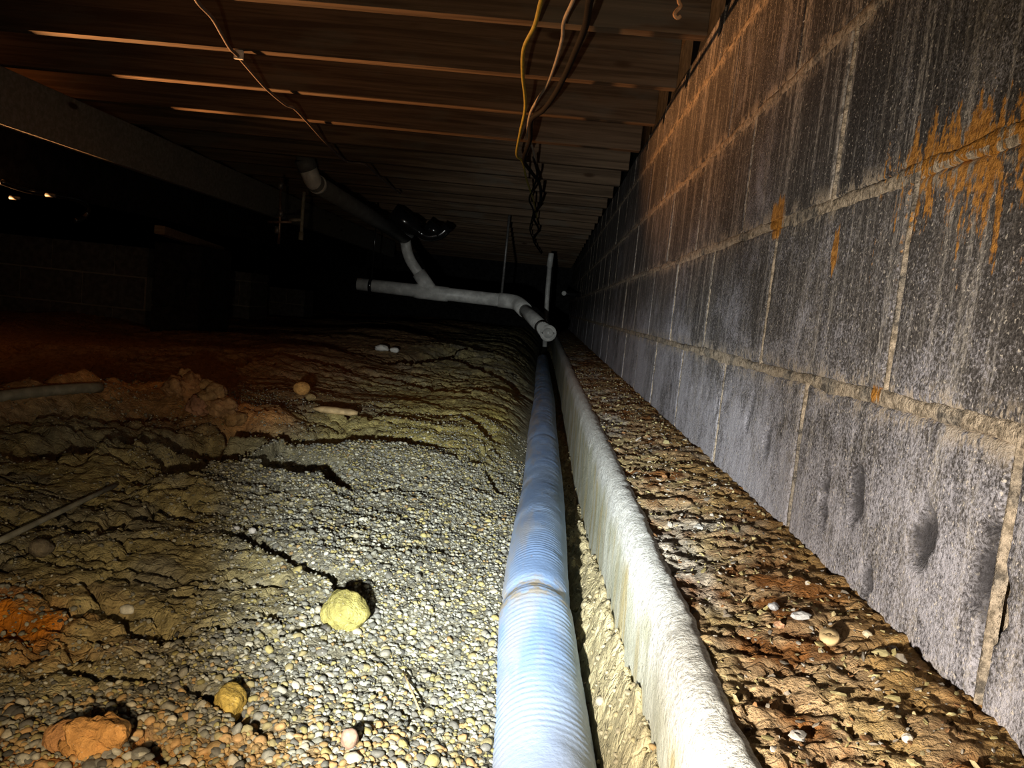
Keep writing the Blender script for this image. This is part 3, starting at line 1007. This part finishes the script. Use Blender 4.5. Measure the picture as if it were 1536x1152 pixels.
p = at_y(262, 486, 4.3)
block_stack('block_pier', at_y(226, 440, 4.3)[0], at_y(300, 440, 4.3)[0], 4.3, -0.40, 0.165, 0.40, 'block pier coloured black as if unlit, under the brown plank, nearest of the piers', 0.42, 'dark')  # pier blocks and mortar coloured near black in place of shade
a, b = at_y(304, 440, 6.2), at_y(376, 440, 6.2)
block_stack('block_pier', a[0], b[0], 6.2, -0.42, at_y(340, 405, 6.2)[2], 0.2, 'low pier of grey blocks standing behind the dark pier', 0.4)
a, b = at_y(400, 440, 7.6), at_y(458, 440, 7.6)
block_stack('block_pier', a[0], b[0], 7.6, -0.40, at_y(430, 432, 7.6)[2], 0.4, 'farthest low grey block pier, right of the two darker piers', 0.3)
YW = 4.75
a = at_y(222, 400, YW)
block_stack('wall_left', -6.0, a[0], YW, -0.46, at_y(60, 355, YW)[2], 0.4064, 'low cross wall of blocks in the dark at far left', 0.2, 'cinder', None, 'structure')
# end wall far back; its near-black colour stands in for darkness
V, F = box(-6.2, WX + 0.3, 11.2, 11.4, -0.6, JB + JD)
fix_normals(tag(obj('wall_back', V, F, M['dark'], origin=(-3, 11.3, -0.6), smooth=False), 'far end wall coloured near black as if lost in darkness', 'wall', kind='structure'))

V, F = box(-2.235, -2.205, 0.9, 9.0, 0.284, JB - 0.004, 0.003)  # added board that blocks the work lamp from the girder underside
tag(fix_normals(obj('shade_board', V, F, M['dark'], origin=(-2.22, 5, 0.292), smooth=False)), 'added near-black board behind the grey girder, keeping the girder underside in shade', 'board')
# pale plank resting on the pier
A, B = at_y(231, 343, 4.05), at_y(324, 374, 5.1)
d = (B - A) / np.linalg.norm(B - A)
V, F = box(0, np.linalg.norm(B - A), -0.055, 0.0, -0.025, 0.02, 0.002)
u = np.cross([0, 0, 1.0], d); u /= np.linalg.norm(u); w_ = np.cross(d, u)
V = [A + d * v[0] + u * v[1] + w_ * v[2] for v in V]
tag(fix_normals(obj('plank', V, F, M['plank'], origin=A, smooth=False)), 'short brown plank beside the dark pier under the girder', 'plank')

# ------------------------------------------------------------------ blue hose in the trench
def build_hose():
    P = smooth_path(np.stack([HOSE[:, 1], HOSE[:, 0], HOSE[:, 2]], -1), 40)
    seg = np.linalg.norm(np.diff(P, axis=0), axis=1); cum = np.concatenate([[0], np.cumsum(seg)])
    L = cum[-1]; pitch = 0.0113
    s = np.arange(0, L, pitch / 5)
    Q = np.stack([np.interp(s, cum, P[:, k]) for k in range(3)], -1)
    r = 0.0510 + 0.0010 * fbm(s * 5, s * 0, 400, 3)
    r = r + 0.0016 * sstep(1.055, 1.025, Q[:, 1])            # slack sleeve bunched up near the fold
    r = r - 0.003 * np.exp(-((Q[:, 1] - 1.052) / 0.018) ** 2) - 0.002 * np.exp(-((Q[:, 1] - 2.36) / 0.03) ** 2)
    V, F = tube(Q, r, 40, False)
    V = np.array(V); n = len(Q)
    V += 0.0007 * np.stack([n3(V, 45, 410)] * 3, -1) * np.array([1, 0.4, 1])
    rad = V - np.repeat(Q, 40, 0)
    rad /= np.linalg.norm(rad, axis=1)[:, None]
    ss = np.repeat(s, 40); aa = np.tile(np.linspace(0, 2 * math.pi, 40, endpoint=False), n)
    ph = 2.2 * vnoise(ss * 14, np.cos(aa) * 1.6 + 9, 412) + 1.2 * vnoise(ss * 40, np.sin(aa) * 2.0 + 5, 413)
    V += rad * (0.00024 * (0.8 + 1.6 * vnoise(ss * 16, np.cos(aa) * 2 + 3, 414)) * np.sin(ss / pitch * 2 * math.pi + ph))[:, None]
    root = empty('drain_hose', (0.05, 0.8, -0.55))
    tag(root, 'long ribbed blue drain hose lying in the trench beside the footing', 'hose')
    m = Q[:, 1] < 1.04
    k = int(m.sum())
    obj('sleeve', V[:(k + 1) * 40], np.array(F)[:k * 40], M['hose'], root)
    obj('tube', V[k * 40:], np.array(F)[k * 40:] - k * 40, M['hose'], root)


build_hose()

# ------------------------------------------------------------------ white drain pipe on hangers
def build_drain():
    Yb = 5.55
    a, wy, e1 = at_y(537, 426, Yb), at_y(648, 439, Yb - 0.02), at_y(775, 453, Yb - 0.06)
    e2 = at_y(822, 500, 5.02)
    root = empty('drain_pipe', e2)
    tag(root, 'white plastic drain pipe with a wye, an elbow and a capped end', 'pipe')
    R = 0.047
    obj('pipe', *tube(np.linspace(a, e1, 3), R, 20), M['pvc'], root)
    d1 = (e1 - a) / np.linalg.norm(e1 - a); d2 = (e2 - e1) / np.linalg.norm(e2 - e1)
    obj('elbow', *tube(fillet([e1 - d1 * 0.13, e1, e1 + d2 * 0.16], 0.12, 8), R + 0.006, 20), M['pvc'], root)
    obj('pipe', *tube(np.linspace(e1 + d2 * 0.1, e2, 3), R - 0.001, 20), M['pvc'], root)
    d3 = np.array([0.0, -0.995, 0.06])
    obj('end_bend', *tube(fillet([e2 - d2 * 0.12, e2 - d3 * 0.02, e2 + d3 * 0.05], 0.06, 8), R + 0.002, 20), M['pvc'], root)
    e2 = e2 + d3 * 0.05; d2 = d3
    hub = obj('hub', *tube([e2 - d2 * 0.05, e2, e2 + d2 * 0.004], [R + 0.007] * 3, 20), M['pvc'], root)
    # plug seen end-on: raised ring and a square nut
    q = e2 + d2 * 0.004
    pl = obj('plug', *tube([q, q + d2 * 0.006, q + d2 * 0.007, q + d2 * 0.003], [R + 0.001, R, R * 0.72, R * 0.68], 20), M['pvc'], root)
    obj('nut', *tube([q + d2 * 0.003, q + d2 * 0.018], 0.018, 4), M['pvc'], pl)
    # wye fitting and branch
    wz = obj('wye', *join([tube([wy - d1 * 0.13, wy - d1 * 0.10, wy + d1 * 0.09, wy + d1 * 0.12], [R + 0.004, R + 0.007, R + 0.007, R + 0.004], 20)]), M['pvc'], root)
    b1, b2 = at_y(612, 386, Yb), at_y(607, 356, Yb - 0.05)
    db = (b1 - wy) / np.linalg.norm(b1 - wy)
    obj('branch_socket', *tube([wy + db * 0.02, wy + db * 0.17], R + 0.004, 20), M['pvc'], wz)
    c = at_y(470, 273, 4.0)
    d = at_y(458, 243, 3.95)
    obj('branch_pipe', *tube(fillet([wy + db * 0.1, b1, b2], 0.07, 7), 0.038, 18), M['pvc'], root)
    obj('long_pipe', *tube(np.linspace(b2, c, 3), 0.047, 20), M['pvc_grey'], root)['label'] = 'dark grey run with its unlit side put into the colour'
    dc = (b2 - c) / np.linalg.norm(b2 - c); du = (d - c) / np.linalg.norm(d - c)
    el = obj('upper_elbow', *tube(fillet([c + dc * 0.06, c, c + du * 0.09], 0.05, 8), 0.045, 20), M['pvc'], root)
    obj('collar', *tube([c + dc * 0.035, c + dc * 0.07], 0.050, 20), M['pvc'], el)
    obj('coupling', *tube([c + du * 0.07, c + du * 0.125], 0.050, 20), M['pvc_grey'], root)['label'] = 'dark rubber coupling'
    obj('riser', *tube([c + du * 0.12, np.array([(c + du * 0.2)[0], (c + du * 0.2)[1], JB + JD - 0.002])], 0.042, 18), M['pvc_grey'], root)
    # hangers
    for px, lab in ((752, 'thin steel rod hanger holding the white pipe near its elbow'), (557, 'dark strap hanger round the left end of the white pipe')):
        t = (px - 537) / (775 - 537); p = a + (e1 - a) * t
        top = np.array([p[0], p[1], JB + 0.05])
        h = empty('pipe_hanger', top)
        tag(h, lab, 'hanger')
        obj('rod', *tube([top, p + (0, 0, R)], 0.009 if px == 752 else 0.005, 8), M['steel'] if px == 752 else M['abs'], h)
        obj('strap', *tube([p - d1 * 0.012, p + d1 * 0.012], R + 0.004, 20), M['steel'] if px == 752 else M['abs'], h)


build_drain()


def pipe_px(pts, r, name, mat, parent, seg=10, fr=0.02):
    return obj(name, *tube(fillet([at_y(x, y, Y) for x, y, Y in pts], fr), r, seg), M[mat], parent)


# two thin water lines with fittings in front of the girder
r1 = empty('water_pipe', at_y(420, 365, 4.0))
tag(r1, 'thin copper water line with brass fittings, left of the white elbow', 'pipe')
pipe_px([(421, 268, 4.0), (420, 330, 4.0), (418, 366, 4.0)], 0.0065, 'pipe', 'copper', r1)
for x, y, rr in ((421, 278, 0.013), (421, 320, 0.014), (416, 345, 0.014)):
    q = at_y(x, y, 4.0); obj('fitting', *tube([q - (0, 0, 0.018), q + (0, 0, 0.018)], [rr, rr], 10), M['steel'], r1)
pipe_px([(402, 333, 4.0), (438, 333, 4.0)], 0.008, 'valve_arm', 'copper', r1)
r2 = empty('water_pipe', at_y(452, 360, 4.0))
tag(r2, 'thin grey water line hanging straight below the white elbow', 'pipe')
pipe_px([(456, 288, 4.0), (453, 330, 4.0), (452, 352, 4.0)], 0.009, 'pipe', 'conduit', r2)
pipe_px([(434, 330, 4.0), (454, 330, 4.0)], 0.009, 'tee', 'conduit', r2)
pipe_px([(452, 348, 4.0), (451, 360, 4.0)], 0.013, 'end_cap', 'conduit', r2)

# glossy black trap under the joists
tr = empty('plastic_trap', at_y(620, 350, 5.3))
tag(tr, 'glossy black plastic pipe trap above the branch of the white drain', 'trap')
pipe_px([(588, 318, 5.2), (626, 346, 5.25)], 0.065, 'body', 'abs', tr, 24)
pipe_px([(626, 346, 5.25), (640, 356, 5.28), (662, 352, 5.3), (672, 340, 5.3)], 0.035, 'bend', 'abs', tr, 16, 0.05)
pipe_px([(640, 338, 5.3), (660, 352, 5.3)], 0.045, 'cleanout', 'abs', tr, 20)

# far things by the wall
sp_ = empty('standpipe', at_y(817, 520, 7.2))
tag(sp_, 'pale upright pipe behind the capped pipe end', 'pipe')
pipe_px([(825, 392, 7.2), (821, 440, 7.2), (817, 520, 7.2)], 0.022, 'pipe', 'pvc', sp_, 12)
pipe_px([(827, 380, 7.2), (824, 400, 7.2)], 0.027, 'coupling', 'pvc', sp_, 12)
q = at_y(846, 440, 7.6)
cp_o = empty('pipe_stub', q)
tag(cp_o, 'small round white pipe stub by the far end of the block wall', 'pipe')
obj('stub', *tube(fillet([q, q + (0, 0.10, 0), np.array([WX + 0.02, q[1] + 0.10, q[2]])], 0.03), 0.022, 12), M['abs'], cp_o)
obj('cap', *tube([q - (0, 0.012, 0), q + (0, 0.004, 0)], 0.023, 12), M['paper'], cp_o)
obj('ring', *tube([q + (0, 0.02, 0), q + (0, 0.05, 0)], 0.03, 12), M['abs'], cp_o)
# coiled black duct at far left
dt = empty('duct_coil', at_y(115, 330, 3.35))
tag(dt, 'black flexible tube curling below the girder at far left', 'tube')
pts = [at_y(x, y, Y) for x, y, Y in [(0, 272, 2.9), (40, 285, 3.0), (80, 292, 3.12), (118, 300, 3.3), (132, 312, 3.4), (126, 326, 3.4), (112, 331, 3.35)]]
obj('tube', *tube(smooth_path(pts, 6), 0.012, 10), M['abs'], dt)
for x, y in ((46, 288), (22, 297), (76, 293)):
    q = at_y(x, y, 3.03); obj('clip', *tube([q - (0.02, 0, 0), q + (0.02, 0, 0)], 0.007, 8), M['pvc_grey'], dt)

# ------------------------------------------------------------------ cables
def cable(name, pts, r, mat, label, wob=0.0, staples=()):
    P = np.array([at_z(x, y, z) for x, y, z in pts])
    P = smooth_path(P, 8)
    root = empty(name, P[0])
    tag(root, label, 'cable')
    obj('sheath', *tube(P, r, 8), M[mat], root)
    for x, y, z in staples:
        q = at_z(x, y, z)
        V, F = box(q[0] - 0.012, q[0] + 0.012, q[1] - 0.005, q[1] + 0.005, q[2] - r - 0.002, JB + 0.002)
        fix_normals(obj('staple', V, F, M['paper'], root, smooth=False))
    return root


cable('electric_cable', [(826, -40, .58), (812, 0, .585), (802, 38, .59), (786, 72, .585), (784, 110, .58), (788, 160, .575), (780, 200, .57), (775, 232, .565), (784, 243, .57), (790, 270, .57), (800, 300, .575), (806, 330, .58)], 0.0046, 'yellow', 'yellow cable dangling under the joists, leftmost of the three hanging wires')
cable('electric_cable', [(874, -40, .59), (860, 0, .595), (846, 32, .60), (843, 60, .60), (832, 98, .595), (820, 128, .59), (806, 150, .59), (795, 172, .59), (792, 200, .58), (800, 225, .58), (804, 246, .585)], 0.0042, 'white', 'dirty white cable between the yellow and the black hanging wires')
cable('electric_cable', [(896, -40, .57), (885, 0, .575), (878, 40, .58), (862, 80, .58), (848, 112, .575), (832, 142, .57), (815, 165, .565), (797, 180, .565), (795, 210, .565), (786, 240, .56), (797, 258, .565), (810, 278, .57), (810, 305, .575), (800, 325, .58), (808, 345, .58), (800, 360, .58), (812, 380, .59)], 0.0075, 'black', 'thick black cable twisting below the joists beside the white wire')
cable('electric_cable', [(285, -25, .60), (296, 2, .605), (318, 26, .605), (332, 50, .605), (345, 72, .61), (357, 84, .612), (374, 104, .606), (395, 128, .605), (412, 144, .608), (430, 158, .606), (442, 163, .606), (462, 184, .606), (490, 215, .606), (520, 242, .606), (548, 247, .606), (572, 268, .606), (600, 290, .606)], 0.0048, 'grey', 'grey cable stapled diagonally across the joists on the left', 0, [(358, 85, .612)])
cable('electric_cable', [(800, 236, .58), (806, 262, .57), (800, 282, .572), (794, 300, .575), (800, 318, .58), (795, 345, .585), (802, 362, .59)], 0.005, 'black', 'thinner dark wire tangled with the lower end of the black cable')

# wire hook at the top
hk = [at_y(x, y, 1.42) for x, y in ((1019, -30), (1018, 0), (1021, 9), (1015, 16), (1012, 22), (1016, 27), (1021, 24))]
tag(obj('wire_hook', *tube(smooth_path(hk, 6), 0.0035, 8), M['rust'], origin=hk[0]), 'rusty wire hook hanging from a joist near the block wall', 'hook')

# ------------------------------------------------------------------ lumps, stones and litter on the ground
def lump(name, px, py, rx, ry, rz, col_, label, cat='clod', sub=3, seed=1, rough=0.22, mat='clod', sink=0.35, group=None, surf=None, turn=0.0):
    p = hit(px, py, surf or ground_h)
    V, F = ICO[sub]
    V = V.copy()
    d = 1 + rough * n3(V, 1.6, 500 + seed) + rough * 0.5 * n3(V, 4.5, 520 + seed) + rough * 0.25 * n3(V, 11, 540 + seed)
    V = V * d[:, None] * np.array([rx, ry, rz])
    c, s_ = math.cos(turn), math.sin(turn)
    V = V @ np.array([[c, s_, 0], [-s_, c, 0], [0, 0, 1]])
    z = float((surf or ground_h)(np.array([p[0]]), np.array([p[1]]))[0])
    base = np.array([p[0], p[1], z])
    cc = np.tile(np.array(col_), (len(V), 1)) * (1 + 0.35 * n3(V / max(rx, 1e-4), 2.2, 560 + seed))[:, None]
    o = obj(name, V + base + (0, 0, rz * (1 - sink)), F, M[mat], origin=base, smooth=not (surf and sub < 3), col=np.clip(cc, 0.01, 1))
    return tag(o, label, cat, group)


lump('soil_clod', 514, 935, 0.030, 0.030, 0.024, (0.37, 0.33, 0.11), 'round yellow-olive clod of clay on the grey gravel', sub=4, seed=1, rough=0.2)
lump('soil_clod', 345, 1072, 0.015, 0.025, 0.018, (0.50, 0.34, 0.08), 'upright mustard clod at the edge of the gravel', sub=4, seed=2, rough=0.2, turn=0.4)
lump('rock', 140, 1130, 0.030, 0.018, 0.020, (0.55, 0.29, 0.10), 'bright orange rock among the pebbles at the lower left', 'rock', 4, 3, 0.42)
lump('rock', 98, 1122, 0.020, 0.016, 0.015, (0.56, 0.29, 0.12), 'smaller brown-orange rock left of the bright orange rock', 'rock', 3, 4, 0.2)
lump('stone', 748 - 224, 1118, 0.008, 0.008, 0.010, (0.36, 0.22, 0.15), 'small reddish stone standing in the near gravel', 'stone', 3, 5, 0.15, 'stone')
rub = [(285, 600, .040, .034, .036, 'topmost'), (262, 596, .035, .034, .028, ''), (318, 612, .042, .034, .034, ''), (335, 628, .036, .030, .026, ''), (300, 622, .030, .026, .026, ''),
       (350, 640, .030, .026, .020, ''), (275, 586, .024, .022, .026, ''), (307, 594, .026, .022, .022, ''), (325, 600, .02, .02, .018, ''), (345, 618, .018, .018, .015, '')]
rl = ['largest crumbly orange clod on top of the clay ridge', 'orange clod at the left end of the crumbled ridge', 'pinkish clod in the middle of the crumbled ridge', 'low clod at the right foot of the crumbled ridge',
      'clod in front of the crumbled clay ridge facing the grey silt', 'small flat clod last on the right of the crumbled ridge', 'small clod behind the top of the crumbled ridge', 'reddish clod just right of the ridge top',
      'tiny clod right behind the crumbled ridge', 'tiny pinkish clod at the right of the crumbled ridge']
for k, (x, y, a, b, c, _) in enumerate(rub):
    lump('soil_clod', x, y, a, b, c, (0.42 - 0.02 * (k % 3), 0.23 + 0.012 * (k % 4), 0.115 + 0.01 * (k % 5)), rl[k], 'clod', 4, 20 + k, 0.5, group='crumbled clods on the clay ridge', sink=0.15)
lump('stone', 452, 590, 0.026, 0.022, 0.022, (0.55, 0.30, 0.10), 'round orange stone alone on the dark clay behind the flat stick', 'stone', 3, 40, 0.15)
lump('stone', 465, 600, 0.018, 0.016, 0.012, (0.36, 0.26, 0.12), 'small brown stone in front of the round orange stone', 'stone', 3, 41, 0.15)
lump('stone', 60, 835, 0.016, 0.014, 0.013, (0.22, 0.19, 0.14), 'dull brown stone near the thin rod at far left', 'stone', 3, 42, 0.2)
lump('scrap', 572, 526, 0.035, 0.03, 0.018, (0.75, 0.74, 0.68), 'left one of two white foam scraps far back on the mound', 'scrap', 3, 43, 0.3, 'stone')
lump('scrap', 592, 528, 0.028, 0.02, 0.014, (0.75, 0.74, 0.68), 'right one of two white foam scraps far back on the mound', 'scrap', 3, 44, 0.3, 'stone')
lump('stone', 378, 800, 0.006, 0.006, 0.005, (0.62, 0.60, 0.56), 'pale stone at the start of the long crack in the crust', 'stone', 3, 45, 0.15, 'stone')
lump('stone', 355, 795, 0.005, 0.005, 0.004, (0.55, 0.53, 0.50), 'small white stone left of the pale crack stone', 'stone', 3, 46, 0.15, 'stone')
lump('stone', 190, 924, 0.009, 0.007, 0.006, (0.62, 0.60, 0.50), 'pale stone lying by the short crack on the left', 'stone', 3, 47, 0.15, 'stone')
# stones on the footing ledge
for k, (x, y, a, b, c, colr, lab) in enumerate([
        (1200, 928, .010, .006, .004, (.62, .61, .60), 'flat white mortar flake on the footing dirt'),
        (1160, 915, .006, .005, .004, (.55, .55, .56), 'small pale flake left of the white mortar flake'),
        (1168, 945, .006, .005, .004, (.58, .32, .18), 'reddish stone chip below the white mortar flake'),
        (1048, 795, .008, .008, .004, (.52, .50, .45), 'round grey flake further up the footing dirt'),
        (1300, 955, .004, .004, .003, (.70, .60, .40), 'small yellow chip by the wall base'),
        (1195, 1115, .007, .006, .003, (.55, .50, .44), 'pale chip on the near end of the footing dirt'),
        (1360, 1112, .004, .004, .003, (.70, .62, .50), 'tiny bright chip at the near wall base')]):
    lump('stone', x, y, a * 0.85, b * 0.85, c * 0.8, tuple(q * 0.85 for q in colr), lab, 'stone', 2, 60 + k, 0.45, 'stone', 0.3, surf=debris_h, turn=k * 1.3)
# drilled washer-like disc
p = hit(1243, 962, debris_h); p[2] = debris_h(np.array([p[0]]), np.array([p[1]]))[0] + 0.003
nrm = np.array([-0.25, -0.45, 0.85]); nrm /= np.linalg.norm(nrm)
ringV, ringF = tube([p - nrm * .001, p + nrm * .003, p + nrm * .003, p + nrm * .001], [.0078, .0072, .0022, .0018], 16)
wd = obj('wooden_disc', ringV, ringF, M['stick'], origin=p)
tag(wd, 'round tan disc with a dark hole on the footing dirt', 'disc')

# long thin rod at the far left
A, B = hit(-30, 838, ground_h), hit(172, 738, ground_h)
A = A + (0, 0, 0.012); B = B + (0, 0, 0.012)
tag(obj('ground_rod', *tube(np.linspace(A, B, 4), 0.0045, 10), M['conduit'], origin=A), 'thin grey rod lying on the soil at far left', 'rod')
# buried pale pipe along the ridge
pts = [hit(x, y, ground_h) for x, y in ((-60, 612), (20, 600), (80, 593), (150, 588))]
pts = [q + (0, 0, 0.012) for q in pts]
tag(obj('buried_pipe', *tube(smooth_path(pts, 5), 0.013, 10), M['conduit'], origin=pts[0]), 'dusty pale pipe half buried along the orange clay ridge', 'pipe')
# flat stick
A, B = hit(470, 619, ground_h) + (0, 0, 0.012), hit(536, 628, ground_h) + (0, 0, 0.014)
V, F = tube(np.linspace(A, B, 7), [0.006, 0.018, 0.020, 0.020, 0.018, 0.020, 0.010], 8)
V = np.array(V); V[:, 2] = A[2] + (V[:, 2] - A[2]) * 0.5
tag(obj('stick', V, F, M['stick'], origin=A), 'flat pale stick lying on the olive clay', 'stick')
# straw
A, B = hit(604, 1016, ground_h) + (0, 0, .008), hit(628, 1076, ground_h) + (0, 0, .008)
tag(obj('straw', *tube(np.linspace(A, B, 4), 0.0012, 6), M['stick'], origin=A), 'thin dry straw stem on the grey gravel', 'straw')

for o in bpy.data.objects:
    if 'o_' in o: del o['o_']
